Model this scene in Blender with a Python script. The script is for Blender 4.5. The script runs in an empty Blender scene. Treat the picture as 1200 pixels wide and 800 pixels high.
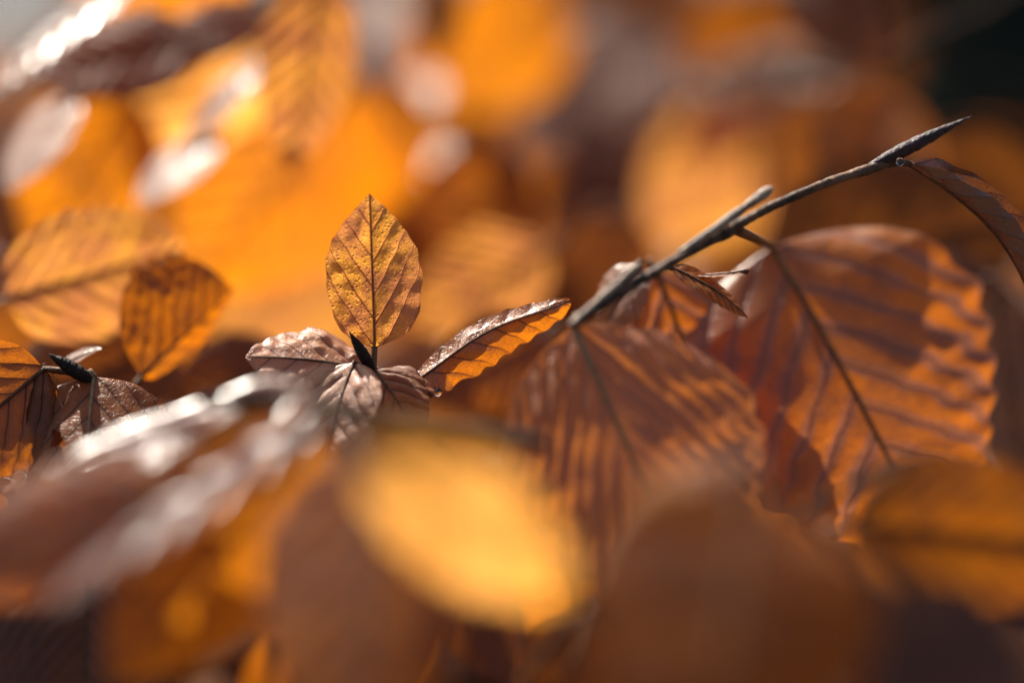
import bpy, bmesh, math, random
import numpy as np
from mathutils import Vector, Matrix, noise as mnoise

S = bpy.context.scene
C = S.collection
R = math.radians

# ------------------------------------------------------------------ camera
CAM_H, PITCH, FOC, LENS, FSTOP = 1.15, R(13.0), 0.60, 90.0, 2.0
cam_d = bpy.data.cameras.new('camera')
cam = bpy.data.objects.new('camera', cam_d); C.objects.link(cam)
cam.location = (0, 0, CAM_H)
cam.rotation_euler = (math.pi / 2 - PITCH, 0, 0)
cam_d.lens = LENS; cam_d.sensor_width = 36.0
cam_d.clip_start = 0.02; cam_d.clip_end = 500.0
cam_d.dof.use_dof = True; cam_d.dof.focus_distance = FOC
cam_d.dof.aperture_fstop = FSTOP; cam_d.dof.aperture_blades = 0
S.camera = cam
FWD = Vector((0, math.cos(PITCH), -math.sin(PITCH)))
UP = Vector((0, math.sin(PITCH), math.cos(PITCH)))
RIGHT = Vector((1, 0, 0))
ORG = Vector((0, 0, CAM_H))
def P(px, py, d):
    k = 36.0 / LENS / 1200.0 * d
    return ORG + FWD * d + RIGHT * ((px - 600) * k) + UP * ((400 - py) * k)
def camdir(v):
    return RIGHT * v[0] + UP * v[1] - FWD * v[2]

# ------------------------------------------------------------------ sky, sun
SUN_EL, SUN_AZ = 51.0, -35.0            # azimuth from +Y (away from camera), negative = left
to_sun = Vector((math.sin(R(SUN_AZ)) * math.cos(R(SUN_EL)), math.cos(R(SUN_AZ)) * math.cos(R(SUN_EL)), math.sin(R(SUN_EL))))
W = bpy.data.worlds.new('World'); S.world = W; W.use_nodes = True
wn = W.node_tree.nodes; wl = W.node_tree.links
sky = wn.new('ShaderNodeTexSky'); sky.sky_type = 'NISHITA'; sky.sun_disc = False
sky.sun_elevation = R(SUN_EL); sky.sun_rotation = R(SUN_AZ)
bg = wn['Background']; bg.inputs['Strength'].default_value = 0.055
sky.dust_density = 4.0; sky.ozone_density = 0.4
wl.new(sky.outputs[0], bg.inputs['Color'])
sd = bpy.data.lights.new('sun', 'SUN'); sd.energy = 5.0; sd.angle = R(0.55); sd.color = (1.0, 0.92, 0.80)
so = bpy.data.objects.new('sun', sd); C.objects.link(so)
so.rotation_euler = (-to_sun).to_track_quat('-Z', 'Y').to_euler()
so.location = (0, 0, 5)
vs = S.view_settings
vs.view_transform = 'Standard'; vs.look = 'None'; vs.gamma = 1.0; vs.use_curve_mapping = False
vs.exposure = 1.35
S.cycles.use_denoising = True
S.cycles.max_bounces = 10; S.cycles.transmission_bounces = 6; S.cycles.diffuse_bounces = 5
S.cycles.caustics_reflective = False; S.cycles.caustics_refractive = False
S.cycles.sample_clamp_indirect = 8.0

# ------------------------------------------------------------------ node helpers
def newmat(name):
    m = bpy.data.materials.new(name); m.use_nodes = True
    nt = m.node_tree; nt.nodes.clear()
    out = nt.nodes.new('ShaderNodeOutputMaterial')
    return m, nt, out
class NB:
    def __init__(s, nt): s.nt = nt
    def n(s, t, **kw):
        nd = s.nt.nodes.new(t)
        for k, v in kw.items(): setattr(nd, k, v)
        return nd
    def l(s, a, b): s.nt.links.new(a, b)
    def setin(s, sock, v):
        if hasattr(v, 'is_linked') or isinstance(v, bpy.types.NodeSocket): s.l(v, sock)
        else: sock.default_value = v
    def math(s, op, a, b=None, c=None, clamp=False):
        nd = s.n('ShaderNodeMath', operation=op); nd.use_clamp = clamp
        s.setin(nd.inputs[0], a)
        if b is not None: s.setin(nd.inputs[1], b)
        if c is not None: s.setin(nd.inputs[2], c)
        return nd.outputs[0]
    def smooth(s, x, lo, hi, a=0.0, b=1.0):
        nd = s.n('ShaderNodeMapRange', interpolation_type='SMOOTHSTEP')
        s.setin(nd.inputs[0], x); s.setin(nd.inputs[1], lo); s.setin(nd.inputs[2], hi)
        s.setin(nd.inputs[3], a); s.setin(nd.inputs[4], b)
        return nd.outputs[0]
    def mix(s, f, a, b):
        nd = s.n('ShaderNodeMix', data_type='RGBA')
        s.setin(nd.inputs[0], f); s.setin(nd.inputs[6], a); s.setin(nd.inputs[7], b)
        return nd.outputs[2]
    def noise(s, vec, scale, detail=4, rough=0.55, dist=0.0):
        nd = s.n('ShaderNodeTexNoise'); s.l(vec, nd.inputs['Vector'])
        nd.inputs['Scale'].default_value = scale; nd.inputs['Detail'].default_value = detail
        nd.inputs['Roughness'].default_value = rough; nd.inputs['Distortion'].default_value = dist
        return nd.outputs[0]

def c4(c, k=1.0): return (c[0] * k, c[1] * k, c[2] * k, 1.0)

def leaf_mat(name, refl_a, refl_b, tr_a, tr_b, vein, tfac=0.45, rough=0.42, spec=0.5, panel=0.7, drops=0.0, coat=0.15, bumps=1.0, patch=0.4, patch_r=(.26, .115, .07), patch_t=(.30, .10, .03)):
    """Dead beech leaf: glossy waxy skin over a translucent sheet; veins, panels between veins, speckle."""
    m, nt, out = newmat(name); b = NB(nt)
    uv = b.n('ShaderNodeUVMap', uv_map='leafuv').outputs[0]
    vv = b.n('ShaderNodeUVMap', uv_map='veinuv').outputs[0]
    oi = b.n('ShaderNodeObjectInfo')
    off = b.math('MULTIPLY', oi.outputs['Random'], 57.0)
    cx = b.n('ShaderNodeCombineXYZ'); b.l(off, cx.inputs[0]); b.l(off, cx.inputs[1]); b.l(off, cx.inputs[2])
    va = b.n('ShaderNodeVectorMath', operation='ADD'); b.l(uv, va.inputs[0]); b.l(cx.outputs[0], va.inputs[1])
    vec = va.outputs[0]
    sp = b.n('ShaderNodeSeparateXYZ'); b.l(vv, sp.inputs[0])
    phase, av = sp.outputs[0], sp.outputs[1]
    spu = b.n('ShaderNodeSeparateXYZ'); b.l(uv, spu.inputs[0])
    n_lo = b.noise(vec, 3.2, 3, 0.5)
    n_mid = b.noise(vec, 11.0, 4, 0.6)
    n_hi = b.noise(vec, 70.0, 4, 0.65)
    ph2 = b.math('ADD', phase, b.math('MULTIPLY', b.math('SUBTRACT', n_mid, 0.5), 0.10))
    dist = b.math('PINGPONG', ph2, 0.5)
    veinw = b.math('MULTIPLY_ADD', b.math('SUBTRACT', 1.0, av), 0.045, 0.02)
    vmask = b.smooth(dist, b.math('MULTIPLY', veinw, 0.4), b.math('MULTIPLY', veinw, 1.3), 1.0, 0.0)
    mid = b.smooth(b.math('ABSOLUTE', spu.outputs[0]), 0.003, 0.012, 1.0, 0.0)
    vm = b.math('MAXIMUM', vmask, mid)
    vmd = b.math('MULTIPLY', vm, 0.8)
    # fine net of veinlets
    vo = b.n('ShaderNodeTexVoronoi', feature='DISTANCE_TO_EDGE'); b.l(vec, vo.inputs['Vector']); vo.inputs['Scale'].default_value = 55.0
    net = b.smooth(vo.outputs['Distance'], 0.0, 0.12, 1.0, 0.0)
    vo2 = b.n('ShaderNodeTexVoronoi', feature='DISTANCE_TO_EDGE'); b.l(vec, vo2.inputs['Vector']); vo2.inputs['Scale'].default_value = 26.0
    net2 = b.smooth(vo2.outputs['Distance'], 0.0, 0.07, 1.0, 0.0)
    pan = b.smooth(b.math('ADD', dist, b.math('MULTIPLY', b.math('SUBTRACT', n_mid, 0.5), 0.55)), 0.12, 0.34)
    f = b.math('ADD', b.math('MULTIPLY', pan, panel), b.math('MULTIPLY', b.smooth(n_lo, 0.35, 0.68), 1.0 - panel * 0.6))
    f = b.math('MULTIPLY', f, 1.0, clamp=True)
    pt = b.math('MULTIPLY', b.smooth(b.noise(vec, 3.6, 5, .62, .6), .46, .60), patch)
    spots = b.smooth(b.noise(vec, 34.0, 5, 0.7), 0.60, 0.72)
    col = b.mix(f, c4(refl_a), c4(refl_b))
    col = b.mix(pt, col, c4(patch_r))
    col = b.mix(b.math('MULTIPLY', n_hi, 0.5), col, b.mix(0.5, col, c4(vein)))
    col = b.mix(vmd, col, c4(vein))
    col = b.mix(b.math('MULTIPLY', net2, 0.25), col, c4(vein))
    col = b.mix(b.math('MULTIPLY', spots, 0.45), col, c4(vein))
    edge = b.smooth(b.math('ADD', av, b.math('MULTIPLY', n_mid, 0.10)), 1.0, 1.06)
    col = b.mix(b.math('MULTIPLY', edge, 0.5), col, c4(vein))
    tcol = b.mix(f, c4(tr_a), c4(tr_b))
    tcol = b.mix(pt, tcol, c4(patch_t))
    tv = c4((vein[0] * 1.4, vein[1] * 1.0, vein[2] * 0.6))
    tcol = b.mix(b.math('MULTIPLY', vm, 0.85), tcol, tv)
    tcol = b.mix(b.math('MULTIPLY', b.math('MAXIMUM', net, net2), 0.25), tcol, tv)
    tcol = b.mix(b.math('MULTIPLY', spots, 0.55), tcol, tv)
    tcol = b.mix(b.math('MULTIPLY', edge, 0.4), tcol, tv)
    # relief
    h = b.math('MULTIPLY', vm, -0.7)
    h = b.math('ADD', h, b.math('MULTIPLY', net, -0.10))
    h = b.math('ADD', h, b.math('MULTIPLY', net2, -0.18))
    h = b.math('ADD', h, b.math('MULTIPLY', n_mid, 0.9))
    h = b.math('ADD', h, b.math('MULTIPLY', n_hi, 0.30))
    rgh = b.math('MULTIPLY_ADD', b.math('SUBTRACT', n_mid, 0.5), 0.30, rough, clamp=True)
    if drops > 0:
        vd = b.n('ShaderNodeTexVoronoi', feature='SMOOTH_F1'); b.l(vec, vd.inputs['Vector']); vd.inputs['Scale'].default_value = 36.0
        vd.inputs['Smoothness'].default_value = 0.1
        bead = b.smooth(vd.outputs['Distance'], 0.0, 0.42, 1.0, 0.0)
        lump = b.smooth(n_lo, 0.38, 0.55)
        bead = b.math('MULTIPLY', bead, lump)
        h = b.math('ADD', h, b.math('MULTIPLY', bead, drops))
    bump = b.n('ShaderNodeBump'); bump.inputs['Strength'].default_value = 0.55 * bumps; bump.inputs['Distance'].default_value = 0.0005
    b.l(h, bump.inputs['Height'])
    pb = b.n('ShaderNodeBsdfPrincipled'); b.l(col, pb.inputs['Base Color']); b.l(rgh, pb.inputs['Roughness'])
    pb.inputs['Specular IOR Level'].default_value = spec
    pb.inputs['Coat Weight'].default_value = coat; pb.inputs['Coat Roughness'].default_value = 0.22
    b.l(bump.outputs[0], pb.inputs['Normal'])
    tl = b.n('ShaderNodeBsdfTranslucent'); b.l(tcol, tl.inputs['Color']); b.l(bump.outputs[0], tl.inputs['Normal'])
    mx = b.n('ShaderNodeMixShader'); mx.inputs[0].default_value = tfac
    b.l(pb.outputs[0], mx.inputs[1]); b.l(tl.outputs[0], mx.inputs[2])
    b.l(mx.outputs[0], out.inputs['Surface'])
    return m

M = {}
M['tan'] = leaf_mat('tan_leaf', (.44, .18, .06), (.52, .21, .03), (.92, .37, .10), (1.0, .45, .06), (.19, .07, .025), .58, .36, .5, .5, drops=.8, coat=.1, bumps=1.3, patch=.8, patch_r=(.44, .19, .11), patch_t=(.66, .24, .08))
M['orange'] = leaf_mat('orange_leaf', (.36, .125, .022), (.42, .14, .010), (.85, .25, .006), (1.0, .33, .002), (.12, .042, .014), .58, .42, .4, .6, patch=.45, coat=0, patch_r=(.25, .09, .04))
M['yellow'] = leaf_mat('yellow_leaf', (.52, .23, .05), (.58, .26, .03), (1.0, .47, .11), (1.0, .49, .08), (.34, .13, .03), .68, .45, .4, .4, patch=.4, coat=0, patch_r=(.45, .2, .07), patch_t=(.85, .34, .07))
M['amber'] = leaf_mat('amber_leaf', (.26, .09, .015), (.32, .11, .008), (.48, .12, .003), (.70, .20, .002), (.055, .02, .008), .48, .42, .4, .6, patch=.5, coat=0, patch_r=(.17, .065, .035), patch_t=(.2, .06, .015))
M['banded'] = leaf_mat('sheen_banded_leaf', (.34, .15, .105), (.36, .115, .010), (.42, .15, .07), (.86, .22, .002), (.17, .07, .042), .45, .32, .6, 1.0, patch=.5, coat=.25, patch_r=(.18, .075, .045), patch_t=(.25, .075, .02))  # mauve ridge sheen painted into the bands; transmission lowered to stand in for shade
M['brown'] = leaf_mat('brown_leaf', (.12, .045, .022), (.17, .062, .02), (.28, .075, .01), (.42, .11, .006), (.04, .018, .01), .38, .40, .4, .5, coat=.05, patch_r=(.10, .04, .022), patch_t=(.2, .06, .015))
M['russet'] = leaf_mat('russet_leaf', (.24, .085, .032), (.30, .10, .022), (.42, .11, .008), (.62, .17, .005), (.045, .018, .009), .42, .36, .45, .6, coat=.1, patch_r=(.14, .052, .03))
M['cocoa'] = leaf_mat('cocoa_leaf', (.105, .036, .022), (.21, .062, .010), (.45, .13, .025), (.72, .22, .012), (.065, .024, .012), .42, .5, .12, .4, coat=0, patch=.8, patch_r=(.30, .10, .02), patch_t=(.80, .24, .01))
M['pale'] = leaf_mat('pale_mauve_leaf', (.42, .175, .10), (.40, .145, .065), (.55, .17, .045), (.75, .23, .02), (.26, .11, .06), .40, .36, .55, .6, coat=.15, patch=.6, patch_r=(.34, .125, .03), patch_t=(.7, .19, .01))
M['umber'] = leaf_mat('umber_leaf', (.11, .04, .009), (.14, .05, .008), (.20, .055, .003), (.32, .09, .002), (.04, .016, .008), .42, .45, .3, .5, coat=0, patch_r=(.10, .038, .015), patch_t=(.14, .04, .006))
M['mauve'] = leaf_mat('mauve_leaf', (.18, .075, .048), (.23, .09, .05), (.36, .11, .035), (.48, .15, .03), (.075, .033, .02), .32, .44, .45, .6, coat=.0, patch_r=(.20, .07, .025))
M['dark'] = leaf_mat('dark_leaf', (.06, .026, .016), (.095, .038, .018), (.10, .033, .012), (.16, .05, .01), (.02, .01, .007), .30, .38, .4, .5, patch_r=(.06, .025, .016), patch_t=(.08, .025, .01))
M['shiny'] = leaf_mat('shiny_leaf', (.27, .115, .06), (.33, .135, .055), (.48, .15, .035), (.60, .20, .03), (.10, .042, .022), .36, .32, .7, .4, coat=.45, patch_r=(.24, .095, .05))
M['wet'] = leaf_mat('wet_leaf', (.13, .05, .032), (.19, .068, .028), (.40, .11, .02), (.70, .20, .008), (.06, .026, .016), .38, .24, .9, .5, coat=.8, patch_r=(.16, .07, .05))
M['satin'] = leaf_mat('satin_leaf', (.54, .25, .15), (.60, .27, .12), (.60, .21, .06), (.72, .27, .05), (.14, .06, .032), .36, .33, .7, .4, coat=.4, patch_r=(.34, .14, .075))
M['plum'] = leaf_mat('plum_leaf', (.13, .055, .045), (.18, .07, .05), (.25, .08, .03), (.34, .10, .02), (.07, .03, .025), .16, .30, .7, .3, coat=.5, patch_r=(.2, .09, .07))
M['curled'] = leaf_mat('curled_leaf', (.36, .15, .07), (.42, .16, .05), (.50, .13, .002), (.78, .23, .002), (.10, .038, .016), .50, .28, .75, .3, coat=.5, patch=.4, patch_t=(.35, .085, .002))

def bark_mat(name, ca, cb, rough=.6, scale=900.0, spec=.4):
    m, nt, out = newmat(name); b = NB(nt)
    tc = b.n('ShaderNodeTexCoord').outputs['Object']
    n1 = b.noise(tc, scale, 5, .6); n2 = b.noise(tc, scale * .2, 3, .5)
    col = b.mix(b.smooth(b.math('ADD', b.math('MULTIPLY', n1, .5), b.math('MULTIPLY', n2, .5)), .38, .62), c4(ca), c4(cb))
    bump = b.n('ShaderNodeBump'); bump.inputs['Strength'].default_value = .9; bump.inputs['Distance'].default_value = .0008
    b.l(n1, bump.inputs['Height'])
    pb = b.n('ShaderNodeBsdfPrincipled'); b.l(col, pb.inputs['Base Color']); pb.inputs['Roughness'].default_value = rough
    pb.inputs['Specular IOR Level'].default_value = spec
    b.l(bump.outputs[0], pb.inputs['Normal']); b.l(pb.outputs[0], out.inputs['Surface'])
    return m
M['bark'] = bark_mat('twig_bark', (.022, .011, .007), (.15, .083, .048), .55, 420, .25)
M['bark_pale'] = bark_mat('pale_twig_bark', (.06, .035, .025), (.34, .25, .18), .5, 600, .35)
M['bark_dark'] = bark_mat('dark_twig_bark', (.02, .014, .012), (.07, .042, .028), .7, 900, .05)
M['bud'] = bark_mat('bud_scale', (.012, .006, .008), (.045, .018, .019), .45, 600, .3)
M['bud_black'] = bark_mat('black_bud_scale', (.006, .005, .005), (.02, .012, .009), .5, 700, .2)
M['rib'] = bark_mat('leaf_rib', (.07, .03, .015), (.14, .065, .03), .55, 900, .25)
M['rib_tan'] = bark_mat('tan_leaf_rib', (.13, .055, .022), (.22, .10, .04), .55, 900, .25)
M['rib_pale'] = bark_mat('pale_leaf_rib', (.20, .12, .06), (.30, .19, .09), .5)
def glass_mat():
    m, nt, out = newmat('water'); b = NB(nt)
    g = b.n('ShaderNodeBsdfPrincipled'); g.inputs['Transmission Weight'].default_value = 1.0
    g.inputs['Roughness'].default_value = 0.02; g.inputs['IOR'].default_value = 1.33
    b.l(g.outputs[0], out.inputs['Surface']); return m
M['water'] = glass_mat()

# ------------------------------------------------------------------ mesh helpers
def link_mesh(name, me, mat, parent=None, smooth=True):
    o = bpy.data.objects.new(name, me); C.objects.link(o)
    if mat is not None: me.materials.append(mat)
    if smooth: me.polygons.foreach_set('use_smooth', [True] * len(me.polygons))
    if parent is not None: o.parent = parent
    return o
def tag(o, label=None, cat=None, group=None, kind=None):
    if label: o['label'] = label
    if cat: o['category'] = cat
    if group: o['group'] = group
    if kind: o['kind'] = kind
    return o
def empty(name, mw, label, cat, group=None):
    o = bpy.data.objects.new(name, None); C.objects.link(o)
    o.empty_display_size = .01; o.matrix_world = mw
    return tag(o, label, cat, group)

def tube_mesh(name, pts, rad, seg=10, jitter=0.0, seed=0, flat=1.0):
    """closed tapered tube along pts"""
    rnd = random.Random(seed)
    bm = bmesh.new(); rings = []
    pts = [Vector(p) for p in pts]
    prev = None
    for i, p in enumerate(pts):
        t = (pts[min(i + 1, len(pts) - 1)] - pts[max(i - 1, 0)]).normalized()
        if prev is None:
            a = t.orthogonal().normalized()
        else:
            a = (prev - t * prev.dot(t)).normalized()
        prev = a; c = t.cross(a)
        r = rad[i]
        ring = []
        for k in range(seg):
            ang = 2 * math.pi * k / seg
            rr = r * (1 + jitter * (rnd.random() - .5))
            ring.append(bm.verts.new(p + a * (math.cos(ang) * rr) + c * (math.sin(ang) * rr * flat)))
        rings.append(ring)
    for A, B in zip(rings, rings[1:]):
        for k in range(seg):
            bm.faces.new((A[k], A[(k + 1) % seg], B[(k + 1) % seg], B[k]))
    bm.faces.new(list(reversed(rings[0]))); bm.faces.new(rings[-1])
    me = bpy.data.meshes.new(name); bm.to_mesh(me); bm.free()
    return me

def smooth_path(keys, n):
    """Catmull-Rom through keys (x,y,z,r)"""
    K = [np.array(k, float) for k in keys]
    K = [2 * K[0] - K[1]] + K + [2 * K[-1] - K[-2]]
    out = []
    segs = len(K) - 3
    for i in range(n):
        t = i / (n - 1) * segs; s = min(int(t), segs - 1); t -= s
        p0, p1, p2, p3 = K[s:s + 4]
        out.append(.5 * ((2 * p1) + (-p0 + p2) * t + (2 * p0 - 5 * p1 + 4 * p2 - p3) * t * t + (-p0 + 3 * p1 - 3 * p2 + p3) * t ** 3))
    return out

def leaf_arrays(L, W=.33, be=.55, te=.80, bend=0., bend2=0., fold=(0, 0), curl=(0, 0), twist=0., pleat=.012, wav=.02,
                nv=8, nu=48, nx=28, seed=0, crumple=.012, tipcurl=0., vang=1.0, lobes=(1, 1), outline=None):
    """returns verts (nu+1, nx+1, 3) in local metres, leafuv, veinuv, midrib points. x across, y along, z upper face"""
    t = np.linspace(0, 1, nu + 1)
    u = .35 * t + .65 * (.5 - .5 * np.cos(math.pi * t))
    v = np.linspace(-1, 1, nx + 1)
    pk = be / (be + te)
    w = W * (np.maximum(u, 0) ** be) * (np.maximum(1 - u, 0) ** te) / (pk ** be * (1 - pk) ** te)
    if outline:
        w = np.interp(u, [p[0] for p in outline], [p[1] for p in outline])
        for _ in range(3): w[1:-1] = .25 * w[:-2] + .5 * w[1:-1] + .25 * w[2:]
    # midrib
    phi = R(bend) * (u - .5) + R(bend2) * np.sin(2 * math.pi * u) * .5 + R(tipcurl) * np.clip((u - .6) / .4, 0, 1) ** 2
    du = np.diff(u, prepend=0)
    phim = np.concatenate([[phi[0]], .5 * (phi[1:] + phi[:-1])])
    my = np.cumsum(np.cos(phim) * du); mz = np.cumsum(np.sin(phim) * du)
    # bring the chord onto +y
    end = math.hypot(my[-1], mz[-1]); rot = math.atan2(mz[-1], my[-1])
    y2 = (my * math.cos(rot) + mz * math.sin(rot)) / end; z2 = (-my * math.sin(rot) + mz * math.cos(rot)) / end
    phi = phi - rot
    V = np.zeros((nu + 1, nx + 1, 3)); UV = np.zeros((nu + 1, nx + 1, 2)); VV = np.zeros((nu + 1, nx + 1, 2))
    rs = np.random.RandomState(seed)
    o1, o2, o3 = rs.rand(3) * 50
    mid = nx // 2
    for i in range(nu + 1):
        ww = w[i]
        prof = []
        for side, idx in ((-1, range(mid, -1, -1)), (1, range(mid, nx + 1))):
            fo, cu = (fold[0], curl[0]) if side < 0 else (fold[1], curl[1])
            lob = lobes[0] if side < 0 else lobes[1]
            x = z = 0.; pt = 0.
            w2 = ww * lob
            vu = u[i] - vang * w2 * .9
            edgew = 1 + wav * 1.2 * math.cos(2 * math.pi * nv * vu) + wav * 1.8 * (mnoise.noise(Vector((u[i] * 5 + o1, side * 3., o2)))) + wav * 0.7 * mnoise.noise(Vector((u[i] * 23 + o1, side * 7., o3)))
            cvar = 1 + .5 * mnoise.noise(Vector((u[i] * 2.2 + o2, side * 2.1, o1)))
            for j in idx:
                tt = abs(v[j])
                dt = tt - pt; tm = .5 * (tt + pt)
                th = R(fo) * min(1., .35 + u[i] * 4) + R(cu) * tm * cvar
                x += math.cos(th) * dt * w2 * edgew; z += math.sin(th) * dt * w2 * edgew
                pt = tt
                flat = tt * w2
                ph = nv * (u[i] - vang * (flat + .55 * flat * flat)) + .15 * mnoise.noise(Vector((u[i] * 3.1 + o3, side * (2 + flat * 2.5), o1))) + (.27 if side > 0 else 0)
                amp = pleat * .62 * (1 + .9 * mnoise.noise(Vector((ph * .8 + o2, flat * 5, side * 9.)))) * min(1., tt * 2.6) * (1 - .35 * tt) * min(1, ww / W * 1.6)
                # sharp-ish ridges, veins sunk on the upper face
                pz = amp * (abs(math.sin(math.pi * ph)) ** .8 - .55)
                cz = crumple * (mnoise.noise(Vector((side * flat * 4 + o1, u[i] * 4 + o2, o3))) + .45 * mnoise.noise(Vector((side * flat * 11 + o1, u[i] * 11 + o2, o3)))) * min(1, tt * 3)
                nzx, nzz = -math.sin(th), math.cos(th)
                prof.append((j, side * (x + nzx * (pz + cz)), z + nzz * (pz + cz), flat * side, ph, tt))
        tw = R(twist) * (u[i] - .3)
        ct, st = math.cos(tw), math.sin(tw); cp, s_ = math.cos(phi[i]), math.sin(phi[i])
        for j, x, z, fl, ph, tt in prof:
            x, z = x * ct - z * st, x * st + z * ct
            V[i, j] = (x, y2[i] - s_ * z, z2[i] + cp * z)
            UV[i, j] = (fl, u[i]); VV[i, j] = (ph + 20, tt)
    return V * L, UV, VV, np.stack([np.zeros(nu + 1), y2, z2], 1) * L

def leaf_mesh(name, A, hole=None):
    V, UV, VV, mid = A
    nu, nx = V.shape[0] - 1, V.shape[1] - 1
    me = bpy.data.meshes.new(name)
    idx = np.arange((nu + 1) * (nx + 1)).reshape(nu + 1, nx + 1)
    q = np.stack([idx[:-1, :-1], idx[:-1, 1:], idx[1:, 1:], idx[1:, :-1]], -1).reshape(-1, 4)
    uvf, vvf = UV.reshape(-1, 2), VV.reshape(-1, 2)
    if hole:
        keep = np.ones(len(q), bool)
        cen = uvf[q].mean(1)
        for hx, hy, ra, rb, an in hole:
            dx, dy = cen[:, 0] - hx, cen[:, 1] - hy
            ca, sa = math.cos(an), math.sin(an)
            a1, b1 = dx * ca + dy * sa, -dx * sa + dy * ca
            ang = np.arctan2(b1 / rb, a1 / ra)
            keep &= (a1 / ra) ** 2 + (b1 / rb) ** 2 > (1 + .22 * np.sin(ang * 3 + 1) + .14 * np.sin(ang * 7)) ** 2
        q = q[keep]
    me.from_pydata(V.reshape(-1, 3).tolist(), [], q.tolist())
    li = q.reshape(-1)
    l1 = me.uv_layers.new(name='leafuv'); l1.data.foreach_set('uv', uvf[li].reshape(-1))
    l2 = me.uv_layers.new(name='veinuv'); l2.data.foreach_set('uv', vvf[li].reshape(-1))
    if hole:
        bm = bmesh.new(); bm.from_mesh(me)
        bmesh.ops.delete(bm, geom=[v for v in bm.verts if not v.link_faces], context='VERTS')
        bm.to_mesh(me); bm.free()
    me.update()
    return me

def frame(base, tip, nrm):
    B, T = P(*base), P(*tip)
    y = (T - B); L = y.length; y.normalize()
    n = camdir(nrm).normalized()
    z = (n - y * n.dot(y)).normalized()
    x = y.cross(z)
    m = Matrix((x, y, z)).transposed().to_4x4(); m.translation = B
    return m, L

GROUP = 'dead beech leaves on the twigs'
_seed = [10]
def leaf(label, base, tip, nrm=(0, 0, 1), mat='orange', W=.33, hi=False, rib=True, stalk=.12, stalk_to=None, hole=None,
         riblab=None, ribmat='rib', group=GROUP, ribw=1.0, **kw):
    _seed[0] += 1
    mw, L = frame(base, tip, nrm)
    if hi: kw.setdefault('nu', 110); kw.setdefault('nx', 72)
    A = leaf_arrays(L, W=W, seed=kw.pop('seed', _seed[0]), **kw)
    root = empty('beech_leaf', mw, label, 'leaf', group)
    link_mesh('blade', leaf_mesh('blade', A, hole), M[mat], root)
    mid = A[3]
    if rib:
        n = 24; ii = np.linspace(0, len(mid) - 1, n).astype(int)
        r0 = (.00042 + .006 * L) * ribw
        pts = [Vector(mid[i]) for i in ii]
        rad = [r0 * (1 - .82 * k / (n - 1)) for k in range(n)]
        link_mesh('midrib', tube_mesh('midrib', pts, rad, 8), M[ribmat], root)
    if stalk_to is not None:
        q = mw.inverted() @ P(*stalk_to)
    else:
        q = Vector((L * .02, -L * stalk, -L * stalk * .25))
    r0 = (.00055 + .006 * L)
    d0 = Vector(mid[1]) - Vector(mid[0])
    keys = [(*q, r0 * 1.25), (*(q * .5 + Vector((0, 0, L * .008))), r0), (0, 0, 0, r0 * .95), (*(d0 * 1.0), r0 * .9)]
    pp = smooth_path(keys, 14)
    link_mesh('petiole', tube_mesh('petiole', [p[:3] for p in pp], [p[3] for p in pp], 8), M[ribmat], root)
    return root

def bud_mesh(name, L, r, seed=0, blunt=False):
    """pointed spindle with overlapping scale steps, along +y"""
    n = 60; pts = []; rad = []
    for i in range(n):
        t = i / (n - 1)
        prof = (math.sin(math.pi * min(1, t * .92 + .08) ** .80)) ** .9
        if blunt: prof = (.75 + .35 * abs(math.sin(t * 9.0)) * t) * min(1, (1 - t) * 14) ** .5
        step = 1 - .10 * ((t * 7) % 1.0)
        pts.append(Vector((0, t * L, 0))); rad.append(max(r * prof * step, r * .02))
    return tube_mesh(name, pts, rad, 14, .05, seed)

def bud_part(parent, a, b, r_px, mat, seed=0, name='bud'):
    """bud from pixel point a to b, child of parent"""
    A_, B_ = P(*a), P(*b)
    y = B_ - A_; L = y.length
    k = 36 / LENS / 1200 * a[2]
    q = y.to_track_quat('Y', 'Z').to_matrix().to_4x4(); q.translation = A_
    o = link_mesh(name, bud_mesh(name, L, r_px * k, seed, name == 'spur'), M[mat], parent)
    o.matrix_local = parent.matrix_world.inverted() @ q
    return o

def twig(label, keys, mat='bark', nodes=True, jitter=.2, seed=1, cat='twig', group=None, n=70):
    """keys: (px,py,d,radius px)"""
    base = P(*keys[0][:3])
    mw = Matrix.Translation(base)
    root = empty('beech_twig', mw, label, cat, group)
    kk = []
    for px, py, d, r in keys:
        p = P(px, py, d) - base
        kk.append((*p, r * .88 * 36 / LENS / 1200 * d))
    pp = smooth_path(kk, n)
    rnd = random.Random(seed)
    pts, rad = [], []
    for i, p in enumerate(pp):
        r = max(p[3], 1e-5)
        off = Vector((rnd.random() - .5, rnd.random() - .5, rnd.random() - .5)) * r * .07
        pts.append(Vector(p[:3]) + off); rad.append(r * (1 + .05 * math.sin(i * .9) * (rnd.random())))
    link_mesh('stem', tube_mesh('stem', pts, rad, 14, jitter, seed), M[mat], root)
    return root

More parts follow.
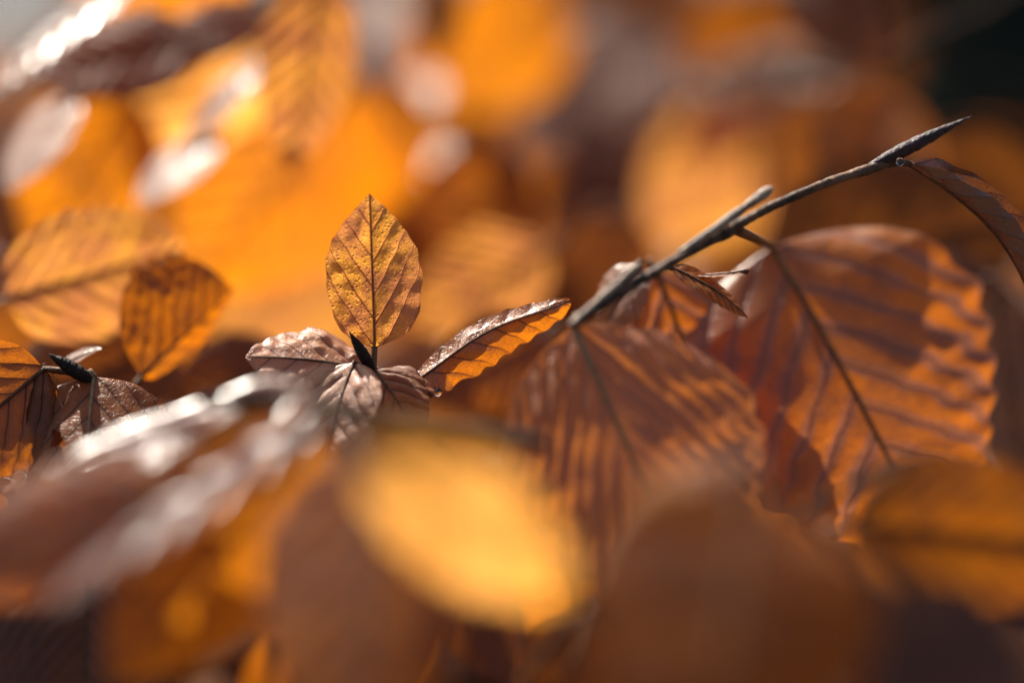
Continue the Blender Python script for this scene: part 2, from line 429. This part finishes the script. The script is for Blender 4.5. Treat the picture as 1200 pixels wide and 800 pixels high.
# ------------------------------------------------------------------ ground, path
def ground_mat(name, ca, cb, sc):
    m, nt, out = newmat(name); b = NB(nt)
    tc = b.n('ShaderNodeTexCoord').outputs['Object']
    n1 = b.noise(tc, sc, 6, .65); n2 = b.noise(tc, sc * .08, 3)
    col = b.mix(b.smooth(b.math('ADD', b.math('MULTIPLY', n1, .6), b.math('MULTIPLY', n2, .4)), .35, .65), c4(ca), c4(cb))
    bump = b.n('ShaderNodeBump'); bump.inputs['Distance'].default_value = .02; b.l(n1, bump.inputs['Height'])
    pb = b.n('ShaderNodeBsdfPrincipled'); b.l(col, pb.inputs['Base Color']); pb.inputs['Roughness'].default_value = .95
    b.l(bump.outputs[0], pb.inputs['Normal']); b.l(pb.outputs[0], out.inputs['Surface'])
    return m
def sheet(name, x0, x1, y0, y1, z, mat, n=24):
    bm = bmesh.new()
    bmesh.ops.create_grid(bm, x_segments=n, y_segments=n, size=.5)
    for v in bm.verts:
        v.co = Vector(((x0 + x1) / 2 + v.co.x * (x1 - x0), (y0 + y1) / 2 + v.co.y * (y1 - y0), 0))
    me = bpy.data.meshes.new(name); bm.to_mesh(me); bm.free()
    o = link_mesh(name, me, mat); o.location.z = z
    return tag(o, kind='structure')
sheet('ground', -150, 150, -20, 300, 0, ground_mat('forest_floor', (.035, .026, .016), (.075, .05, .028), 14))
sheet('path', -60, -.9, 6.0, 40, .004, ground_mat('gravel', (.045, .047, .048), (.075, .077, .078), 30))

# dark evergreen hedge far behind on the right
def dark_hedge():
    rnd = random.Random(4)
    root = empty('evergreen_hedge', Matrix.Translation((1.7, 5.0, 0)), 'dark evergreen hedge standing in the shade behind the beech twigs, far out of focus', 'hedge')
    bm = bmesh.new()
    for i in range(26000):
        x, y, z = rnd.uniform(-1.15, 2.6), rnd.uniform(-.5, .6), rnd.random() ** .8 * 1.7
        z *= 1 + .08 * math.sin(x * 5) ; s = rnd.uniform(.03, .07)
        c = Vector((x, y, z)); d = Vector((rnd.gauss(0, 1), rnd.gauss(0, 1), rnd.gauss(0, 1))).normalized()
        e = d.orthogonal().normalized()
        vs_ = [bm.verts.new(c + d * s), bm.verts.new(c + e * s * .5), bm.verts.new(c - d * s), bm.verts.new(c - e * s * .5)]
        bm.faces.new(vs_)
    me = bpy.data.meshes.new('foliage'); bm.to_mesh(me); bm.free()
    m, nt, out = newmat('evergreen'); b = NB(nt)
    pb = b.n('ShaderNodeBsdfPrincipled'); pb.inputs['Base Color'].default_value = (.045, .055, .045, 1); pb.inputs['Roughness'].default_value = .6
    pb.inputs['Specular IOR Level'].default_value = 0.0
    b.l(pb.outputs[0], out.inputs['Surface'])
    link_mesh('foliage', me, m, root, smooth=False)
    for k in range(5):
        x = -.9 + k * .75
        pts = [Vector((x, .1, 0)), Vector((x + .03, .12, .6)), Vector((x - .02, .1, 1.2))]
        link_mesh('trunk', tube_mesh('trunk', pts, [.035, .028, .012], 8), M['bark_dark'], root)
dark_hedge()

# ------------------------------------------------------------------ leaves in and near the plane of focus
leaf('small upright tan leaf standing sharp above a black bud',
     (439, 407, .600), (433, 227, .606), (.08, -.38, 1), 'tan', W=.31, lobes=(.95, 1.06), outline=[(0, 0), (.015, .06), (.05, .16), (.10, .225), (.21, .278), (.35, .305), (.49, .313), (.60, .30), (.68, .275), (.79, .205), (.87, .135), (.93, .075), (.97, .035), (1, 0)], hi=True, fold=(4, 10), curl=(8, 14), bend=18, twist=10, pleat=.012,
     nv=5, wav=.016, crumple=.024, stalk_to=(437, 436, .600), seed=5, vang=1.45, ribw=.36, ribmat='rib_tan')
leaf('shiny crinkled tan leaf with its point to the left, beside the small upright leaf',
     (436, 434, .602), (288, 418, .594), (-.2, .56, .82), 'satin', W=.36, be=.5, te=.75, hi=True, fold=(-4, 4), curl=(-22, -30), bend=-24, pleat=.020,
     nv=5, crumple=.04, stalk=.05, seed=21)
leaf('shiny pleated leaf hanging point down under the blurred foreground twig',
     (415, 425, .597), (384, 538, .588), (-.25, .60, .78), 'satin', W=.40, be=.5, te=.8, hi=True, fold=(8, 8), curl=(-20, -20), bend=-35, pleat=.05,
     nv=5, crumple=.02, stalk_to=(437, 436, .600), seed=33)
leaf('small brown leaf hanging below the black bud at the foot of the upright leaf',
     (438, 434, .600), (492, 512, .590), (.1, .45, .8), 'russet', W=.42, be=.45, te=.8, hi=True, fold=(14, 14), curl=(-35, -30), bend=-30, pleat=.04, nv=6, stalk=.06, seed=41)
leaf('narrow curled leaf with white shiny top and glowing orange underside',
     (486, 447, .600), (668, 352, .604), (-.15, .97, .15), 'curled', W=.24, be=.30, te=.5, hi=True, lobes=(.46, .74), fold=(16, -88), curl=(36, -10), bend=-10, bend2=14,
     pleat=.012, nv=7, crumple=.022, wav=.05, twist=-10, stalk_to=(505, 466, .600), seed=8, rib=True, ribw=.6)
leaf('brown leaf with a small ragged hole, hanging beside the left black bud',
     (110, 441, .600), (96, 645, .580), (-.12, .26, 1), 'russet', W=.54, lobes=(.85, 1.15), be=.42, te=.85, hi=True, fold=(-8, -6), curl=(-22, -18), bend=-16, pleat=.012, nv=7,
     hole=[(.17, .36, .030, .062, .5)], stalk_to=(105, 436, .600), ribmat='rib_pale', seed=51, ribw=.8)
leaf('dark brown glossy leaf cut by the left edge, its base at the left black bud',
     (52, 432, .601), (-95, 560, .590), (.2, .25, 1), 'russet', W=.42, be=.42, te=.8, hi=True, fold=(16, -4), curl=(-30, 26), bend=-20, pleat=.02, nv=7,
     stalk_to=(84, 436, .600), seed=61, crumple=.02)
leaf('small dark leaf fold hanging straight down just left of the leaf with the hole',
     (52, 434, .602), (38, 560, .600), (.8, .1, .7), 'dark', W=.28, hi=True, fold=(20, 20), curl=(20, 20), stalk=.05, bend=10, seed=64)
leaf('small pale leaf scrap lit white behind the left black bud',
     (72, 432, .612), (120, 408, .612), (0, .9, .35), 'shiny', W=.24, fold=(10, -20), curl=(20, 40), stalk=.1, bend=-30, seed=65)
leaf('orange ribbed leaf folded along its midrib, slightly soft, above the white shiny foreground leaf',
     (166, 440, .625), (272, 338, .640), (-.15, -.34, 1), 'amber', W=.52, be=.55, te=.42, hi=True, fold=(4, -40), curl=(-12, -30), bend=-10, pleat=.022, nv=6,
     seed=71, crumple=.02, stalk=.08, wav=.04, lobes=(1.15, .5))

# leaves hanging from the long twig on the right
leaf('large mauve brown leaf with ribs fanning down from the lower end of the long twig',
     (672, 382, .576), (806, 690, .562), (-.05, .42, 1), 'pale', W=.47, be=.72, te=.70, hi=True, fold=(2, -2), curl=(-8, 16), bend=-16, pleat=.026, nv=7,
     stalk_to=(678, 372, .572), ribmat='rib_pale', seed=81, crumple=.024, vang=1.8)
leaf('large orange leaf banded with mauve rib sheen, hanging on the right below the long twig',
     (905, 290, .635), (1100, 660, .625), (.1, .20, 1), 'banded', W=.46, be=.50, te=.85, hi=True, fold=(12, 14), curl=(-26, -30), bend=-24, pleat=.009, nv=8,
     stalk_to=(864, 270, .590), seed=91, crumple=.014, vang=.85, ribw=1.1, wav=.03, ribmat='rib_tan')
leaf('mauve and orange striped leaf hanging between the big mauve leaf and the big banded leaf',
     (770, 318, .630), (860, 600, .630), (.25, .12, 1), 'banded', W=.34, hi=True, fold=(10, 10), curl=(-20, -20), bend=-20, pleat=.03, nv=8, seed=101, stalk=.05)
leaf('small pale tan leaf curled behind the lower end of the long twig',
     (748, 312, .618), (705, 395, .622), (-.2, .6, .8), 'shiny', W=.38, fold=(20, 20), curl=(-50, -50), bend=-30, pleat=.03, seed=104, stalk=.08)
leaf('thin olive brown leaf seen edge on, just under the middle of the long twig',
     (786, 314, .598), (876, 372, .604), (.35, .93, .12), 'amber', W=.20, hi=True, fold=(20, -20), curl=(20, -30), bend=-24, seed=106, stalk=.05)
leaf('tiny crinkled leaf edge lit pale under the middle of the long twig',
     (872, 318, .604), (800, 322, .602), (.0, .9, .42), 'shiny', W=.14, fold=(10, -10), bend=14, seed=107, pleat=.03, stalk=.05)
leaf('narrow curling brown leaf hanging off the tip end of the long twig',
     (1066, 192, .604), (1222, 392, .612), (.30, .75, .60), 'plum', W=.15, hi=True, fold=(58, 40), curl=(40, 60), bend=-42, bend2=10, pleat=.012, nv=9, stalk_to=(1040, 192, .603), seed=111, be=.5, te=.6)
leaf('dark amber leaf out of focus behind the long twig, above the banded leaf',
     (905, 330, .70), (1200, 250, .72), (-.05, .2, 1), 'umber', W=.36, fold=(8, 8), curl=(-16, -16), bend=-14, pleat=.02, seed=121, nv=9)
leaf('dark mauve brown leaf out of focus, between the banded leaf and the narrow curling one',
     (1040, 320, .69), (1230, 440, .69), (.1, .35, 1), 'brown', W=.34, fold=(4, 4), curl=(-14, -14), bend=-14, seed=122)
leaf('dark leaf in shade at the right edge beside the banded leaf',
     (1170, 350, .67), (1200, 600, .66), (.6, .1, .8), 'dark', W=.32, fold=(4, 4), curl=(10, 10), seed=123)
leaf('amber leaf out of focus just above the middle of the long twig',
     (985, 235, .75), (1060, 120, .78), (.0, .1, 1), 'amber', W=.40, fold=(8, 8), seed=124)

# foreground leaves, strongly out of focus
leaf('big shiny foreground leaf at the left, white with glare along its upper folds',
     (352, 452, .540), (-60, 662, .500), (-.27, .80, .54), 'wet', W=.24, vang=2.3, fold=(-2, -2), curl=(-8, -12), bend=-6, pleat=.085, nv=4, seed=131, be=.5, te=.7, nu=80, nx=48, crumple=.014)
leaf('shiny foreground leaf rim running down from the blurred twig toward the lower left',
     (362, 500, .500), (50, 712, .470), (-.28, .76, .60), 'wet', W=.085, fold=(-2, -2), curl=(-6, -14), bend=-5, pleat=.06, vang=1.7, nv=6, seed=133, nu=120, nx=48, crumple=.018)
leaf('glowing orange leaf under the shiny foreground rim at the left',
     (370, 500, .515), (130, 800, .490), (-.1, -.35, 1), 'orange', W=.28, fold=(0, 0), curl=(-18, -18), bend=-10, seed=135)
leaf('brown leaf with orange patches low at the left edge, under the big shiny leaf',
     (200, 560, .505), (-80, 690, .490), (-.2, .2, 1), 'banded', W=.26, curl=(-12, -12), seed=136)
leaf('large blurred mauve brown leaf hanging in front, between the orange glow and the yellow leaf',
     (425, 540, .49), (420, 930, .455), (.25, -.15, 1), 'cocoa', W=.29, be=.45, te=.8, fold=(14, -14), curl=(-10, -14), bend=-14, pleat=.010, seed=141)
leaf('blurred yellow leaf glowing bright in front of everything, at the bottom centre',
     (424, 532, .447), (660, 692, .438), (.05, -.45, 1), 'yellow', W=.32, be=.42, te=.55, fold=(8, -6), curl=(-14, -20), bend=-16, pleat=.02, wav=.05, crumple=.03, seed=143)
leaf('huge blurred brown leaf nearest to us at the bottom right, with a paler fold',
     (880, 575, .445), (810, 930, .42), (.2, -.32, 1), 'cocoa', W=.46, be=.42, te=.8, fold=(24, -18), curl=(-16, -20), bend=-20, pleat=.02, seed=145)
leaf('blurred orange leaf at the lower right edge, in front of the banded leaf',
     (1000, 615, .525), (1300, 640, .510), (0, -.02, 1), 'amber', W=.32, curl=(-14, -14), fold=(6, 6), bend=-12, seed=147)
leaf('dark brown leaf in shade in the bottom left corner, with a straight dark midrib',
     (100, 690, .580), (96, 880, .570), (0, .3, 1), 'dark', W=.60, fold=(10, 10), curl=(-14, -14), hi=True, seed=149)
leaf('small amber leaf deep at the bottom centre, below the yellow leaf',
     (690, 725, .54), (640, 860, .53), (.1, .3, 1), 'amber', W=.42, seed=151)
leaf('tan leaf blurred in front of the tip of the big mauve leaf',
     (860, 545, .48), (690, 690, .46), (0, .5, .85), 'tan', W=.22, curl=(-20, -20), seed=152)
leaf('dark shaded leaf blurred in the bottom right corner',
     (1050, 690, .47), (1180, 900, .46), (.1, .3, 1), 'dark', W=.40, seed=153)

# leaves behind, out of focus
BGG = 'blurred beech leaves behind the sharp ones'
def bgl(label, base, tip, nrm, mat, **kw):
    k = .72 if min(base[0], tip[0]) < 430 else .86      # the spray at the left stands nearer
    base = (base[0], base[1], .6 + (base[2] - .6) * k); tip = (tip[0], tip[1], .6 + (tip[2] - .6) * k)
    kw.setdefault('pleat', .03); kw.setdefault('nu', 70); kw.setdefault('nx', 44); kw.setdefault('curl', (-14, -14)); kw.setdefault('fold', (6, 6)); kw.setdefault('bend', -12)
    if mat in ('orange', 'yellow'): nrm = (nrm[0], -.55, nrm[2])      # hanging, seen from beneath
    return leaf(label, base, tip, nrm, mat, group=BGG, **kw)
bgl('tan orange leaf with fanning ribs just behind the folded orange leaf, softly blurred', (10, 350, .67), (215, 290, .69), (0, .0, 1), 'tan', W=.36, pleat=.04, be=.4, te=.5)
bgl('wide orange leaf blurred at the left, under the white glare leaf', (150, 110, .80), (40, 290, .78), (0, 0, 1), 'orange', W=.42)
bgl('leaf turned to white glare at the left edge, in front of the wide orange leaf', (80, 110, .74), (10, 225, .72), (-.31, .753, .58), 'shiny', W=.30, fold=(0, 0), curl=(-5, -5), bend=-4, pleat=.012)
bgl('greyish white shiny leaf slanting across the top left corner', (165, -30, .74), (-20, 120, .72), (-.3, .75, .58), 'shiny', W=.13)
bgl('mauve brown leaf in shade below the top left corner', (235, 45, .75), (40, 95, .74), (0, .4, .9), 'mauve', W=.30)
bgl('bright orange leaf cut by the top edge, right of the top left corner', (280, -40, .80), (90, 30, .82), (0, 0, 1), 'orange', W=.36)
bgl('reddish brown leaf lying along the blurred twig at the top left', (310, 10, .78), (170, 75, .77), (0, .4, .9), 'brown', W=.26)
bgl('orange leaf blurred under the top left twig', (300, 60, .82), (160, 160, .82), (0, 0, 1), 'yellow', W=.42)
bgl('grey shiny narrow leaf between two orange leaves at the upper left', (320, 60, .76), (215, 175, .75), (-.3, .75, .55), 'shiny', W=.20)
bgl('small grey shiny leaf below the narrow shiny one at the upper left', (255, 160, .75), (160, 240, .74), (-.3, .7, .6), 'shiny', W=.34)
bgl('long tan orange leaf hanging straight down from the top edge at the left', (375, -30, .75), (340, 200, .74), (.1, -.1, 1), 'tan', W=.24)
bgl('large golden leaf glowing behind and to the left of the upright leaf', (420, 90, .86), (220, 340, .84), (0, 0, 1), 'orange', W=.40)
bgl('tan leaf glowing low behind the folded orange leaf', (415, 280, .94), (215, 400, .92), (0, -.1, 1), 'tan', W=.46)
bgl('orange leaf glowing behind the upright leaf tip', (450, 80, .90), (400, 270, .88), (.1, 0, 1), 'orange', W=.40)
bgl('pale pinkish leaf at the top edge left of centre', (440, -10, .86), (450, 110, .84), (-.3, .6, .75), 'shiny', W=.30)
bgl('leaf with a round white glare high above the upright leaf', (505, 88, .90), (455, 155, .89), (-.31, .753, .58), 'shiny', W=.45, fold=(0, 0), curl=(-6, -6), bend=-5, pleat=.012)
bgl('leaf with a smaller beige glare just above the upright leaf', (515, 165, .92), (450, 220, .90), (-.2, .72, .58), 'shiny', W=.45)
bgl('dark narrow leaf hanging from the top edge above the white glare', (520, -30, .84), (508, 75, .84), (.5, .1, .8), 'dark', W=.25)
bgl('yellow orange leaf glowing at the top centre', (640, -20, .95), (535, 130, .93), (0, 0, 1), 'orange', W=.40)
bgl('large greyish mauve leaf far back at the top right of centre', (780, 40, .96), (610, 180, .94), (-.1, .45, .9), 'mauve', W=.42)
bgl('brown leaf far back cut by the top edge, right of centre', (800, -30, 1.02), (640, 60, 1.0), (-.1, .2, 1), 'cocoa', W=.34)
bgl('orange leaf blurred at the top, left of the dark mauve leaf', (910, -10, .92), (830, 110, .92), (0, 0, 1), 'amber', W=.40)
bgl('dark mauve leaf cut by the top edge at the upper right', (930, -50, .76), (1035, 80, .75), (.3, .3, 1), 'brown', W=.34)
bgl('brown leaf slanting beneath the orange one at the upper right', (1010, 80, .88), (800, 100, .90), (0, .4, .9), 'brown', W=.20)
bgl('tan leaf glowing softly above the middle of the long twig', (900, 130, .90), (760, 290, .90), (0, -.3, 1), 'tan', W=.38)
bgl('brown leaf above the tan one near the long twig', (930, 110, .88), (760, 170, .90), (-.1, .4, .9), 'cocoa', W=.26)
bgl('deep brown leaf in shade left of the long twig', (770, 190, .92), (640, 330, .90), (.1, .35, 1), 'brown', W=.40)
bgl('brown leaf in shade behind the curled leaf tip', (740, 250, .80), (640, 400, .80), (.2, .3, 1), 'brown', W=.40)
bgl('brown orange leaf blurred right behind the upright leaf', (620, 200, .82), (470, 300, .80), (0, -.05, 1), 'cocoa', W=.36)
bgl('tan leaf blurred above the curled leaf', (640, 290, .76), (480, 380, .75), (0, .0, 1), 'tan', W=.34)
bgl('russet leaf in shade under the curled leaf', (640, 390, .70), (500, 470, .68), (0, .1, 1), 'russet', W=.34)
bgl('brown leaf low behind the folded orange leaf', (340, 420, .72), (190, 490, .70), (0, .2, 1), 'brown', W=.36)
bgl('dark brown leaf behind the left black bud', (210, 410, .70), (-10, 470, .68), (0, .2, 1), 'brown', W=.32)
bgl('shiny grey leaf edge at the left border beside the fanning leaf', (-20, 280, .70), (30, 370, .69), (-.5, .4, .7), 'shiny', W=.20)
bgl('reddish leaf blurred below the dark gap at the upper right', (990, 130, .82), (1100, 210, .83), (0, .1, 1), 'russet', W=.36)
bgl('brown leaf blurred near the right edge above the curling narrow leaf', (1090, 190, .84), (1240, 230, .86), (0, .2, 1), 'umber', W=.34)

# ------------------------------------------------------------------ twigs
t = twig('long slender twig rising to the right with a dark pointed bud at its end',
         [(672, 381, .572, 6), (722, 346, .575, 7.5), (790, 306, .580, 7), (830, 283, .584, 8), (850, 272, .586, 11), (866, 263, .587, 7.5), (905, 242, .590, 6.5), (970, 214, .596, 6), (1025, 196, .601, 7.5), (1048, 185, .603, 6)], 'bark', seed=3, n=110)
bud_part(t, (1018, 196, .601), (1139, 136, .606), 9, 'bud', 2)
bud_part(t, (796, 298, .581), (907, 219, .585), 7, 'bark_pale', 5, 'spur')
bud_part(t, (668, 382, .571), (752, 308, .578), 6, 'bark_pale', 6, 'spur')
t = twig('blurred foreground twig crossing in front of the shiny leaves',
         [(235, 470, .528, 8), (300, 470, .534, 11), (370, 474, .535, 12), (450, 492, .535, 12), (540, 500, .535, 11), (640, 520, .53, 9)], 'bark_dark', seed=6)
t = twig('short dark twig with a black bud at the foot of the small upright leaf',
         [(437, 430, .600, 5), (437, 445, .600, 6), (450, 470, .603, 6), (490, 492, .612, 6), (530, 540, .62, 6)], 'bark_dark', seed=8)
bud_part(t, (437, 434, .599), (409, 388, .596), 7.5, 'bud_black', 12)
t = twig('short dark twig with a fat black bud between the two brown leaves at the left',
         [(60, 434, .602, 4), (85, 436, .602, 5), (106, 444, .601, 6), (118, 470, .610, 6), (130, 520, .630, 6)], 'bark_dark', seed=9)
bud_part(t, (107, 446, .600), (56, 414, .596), 9.5, 'bud_black', 13)
twig('thin dark twig out of focus in the upper right', [(1030, 78, .76, 5), (1090, 40, .77, 6), (1150, 12, .78, 6), (1230, -40, .79, 6)], 'bark_dark', seed=10)
twig('dark twig out of focus under the mauve leaf at the top left', [(60, 110, .76, 6), (160, 92, .76, 7), (230, 55, .765, 6), (330, 5, .77, 6)], 'bark_dark', seed=11)
twig('short dark twig crossing the lower part of the banded leaf', [(925, 606, .525, 6), (980, 578, .527, 7), (1040, 548, .53, 7), (1100, 535, .54, 6)], 'bark_dark', seed=12)
twig('thin dark twig at the bottom centre beside the small amber leaf', [(610, 800, .53, 5), (660, 740, .53, 6), (690, 715, .53, 5)], 'bark_dark', seed=13)

# water drops
def drop(label, px, py, d, r):
    bm = bmesh.new(); bmesh.ops.create_uvsphere(bm, u_segments=20, v_segments=12, radius=r * 36 / LENS / 1200 * d)
    for v in bm.verts: v.co.z *= 1.15 if v.co.z < 0 else .9
    me = bpy.data.meshes.new('water_drop'); bm.to_mesh(me); bm.free()
    o = link_mesh('water_drop', me, M['water']); o.location = P(px, py, d)
    tag(o, label, 'water drop')
drop('clear water drop hanging at the bud end of the long twig', 1055, 189, .598, 5)
drop('clear water drop on the dark twig below the curled leaf', 513, 459, .598, 5)

# ------------------------------------------------------------------ uncountable leaves deep in the hedge
def leaf_mass(name, label, n, seed, sampler, mats):
    rnd = random.Random(seed)
    protos = []
    for k in range(10):
        A = leaf_arrays(1.0, W=rnd.uniform(.3, .4), nu=14, nx=8, seed=200 + k, fold=(rnd.uniform(-5, 20),) * 2, curl=(rnd.uniform(-40, 10), rnd.uniform(-40, 10)), bend=rnd.uniform(-40, 10), pleat=.02)
        protos.append(A)
    vs_, fs, uva, vva, mi = [], [], [], [], []
    for i in range(n):
        A = rnd.choice(protos); V, UV, VV, _ = A
        pos, y, z, L = sampler(rnd)
        y = y.normalized(); z = (z - y * z.dot(y)).normalized(); x = y.cross(z)
        Mx = np.array([list(x), list(y), list(z)])
        pv = V.reshape(-1, 3) * L @ Mx + np.array(pos)
        nu, nx = V.shape[0] - 1, V.shape[1] - 1
        idx = np.arange((nu + 1) * (nx + 1)).reshape(nu + 1, nx + 1) + sum(len(a) for a in vs_[:0]) + i * (nu + 1) * (nx + 1)
        q = np.stack([idx[:-1, :-1], idx[:-1, 1:], idx[1:, 1:], idx[1:, :-1]], -1).reshape(-1, 4)
        li = (q - i * (nu + 1) * (nx + 1)).reshape(-1)
        vs_.append(pv); fs.append(q); uva.append(UV.reshape(-1, 2)[li] + i * 3.7 * np.array([[0, 0]])); vva.append(VV.reshape(-1, 2)[li])
        mi += [rnd.randrange(len(mats))] * len(q)
    me = bpy.data.meshes.new(name)
    me.from_pydata(np.concatenate(vs_).tolist(), [], np.concatenate(fs).tolist())
    l1 = me.uv_layers.new(name='leafuv'); l1.data.foreach_set('uv', np.concatenate(uva).reshape(-1))
    l2 = me.uv_layers.new(name='veinuv'); l2.data.foreach_set('uv', np.concatenate(vva).reshape(-1))
    o = link_mesh(name, me, None)
    for m in mats: me.materials.append(M[m])
    me.polygons.foreach_set('material_index', mi)
    return tag(o, label, 'leaves', kind='stuff')
def samp_deep(rnd):
    d = rnd.uniform(1.0, 1.5)
    while True:
        px, py = rnd.uniform(-150, 1300), rnd.uniform(-60, 800)
        if px < 60 and py < 90: continue
        if px > 960 and py < 230: continue
        break
    z = camdir((rnd.gauss(0, .4), rnd.gauss(.3, .35), 1))
    y = camdir((rnd.gauss(0, 1), rnd.gauss(-.6, .6), rnd.gauss(0, .3)))
    return P(px, py, d), y, z, rnd.uniform(.05, .075)
leaf_mass('leaf_mass', 'mass of blurred orange and brown leaves deep in the hedge', 420, 7, samp_deep, ['amber', 'umber', 'russet', 'brown', 'cocoa'])
def samp_low(rnd):
    d = rnd.uniform(.66, .95)
    px, py = rnd.uniform(-150, 1350), rnd.uniform(480, 1000)
    z = camdir((rnd.gauss(0, .4), rnd.gauss(.4, .35), 1))
    y = camdir((rnd.gauss(0, 1), rnd.gauss(-.6, .6), rnd.gauss(0, .3)))
    return P(px, py, d), y, z, rnd.uniform(.045, .065)
leaf_mass('undergrowth_leaves', 'mass of brown leaves under the sharp ones inside the hedge', 260, 8, samp_low, ['russet', 'brown', 'dark', 'amber'])
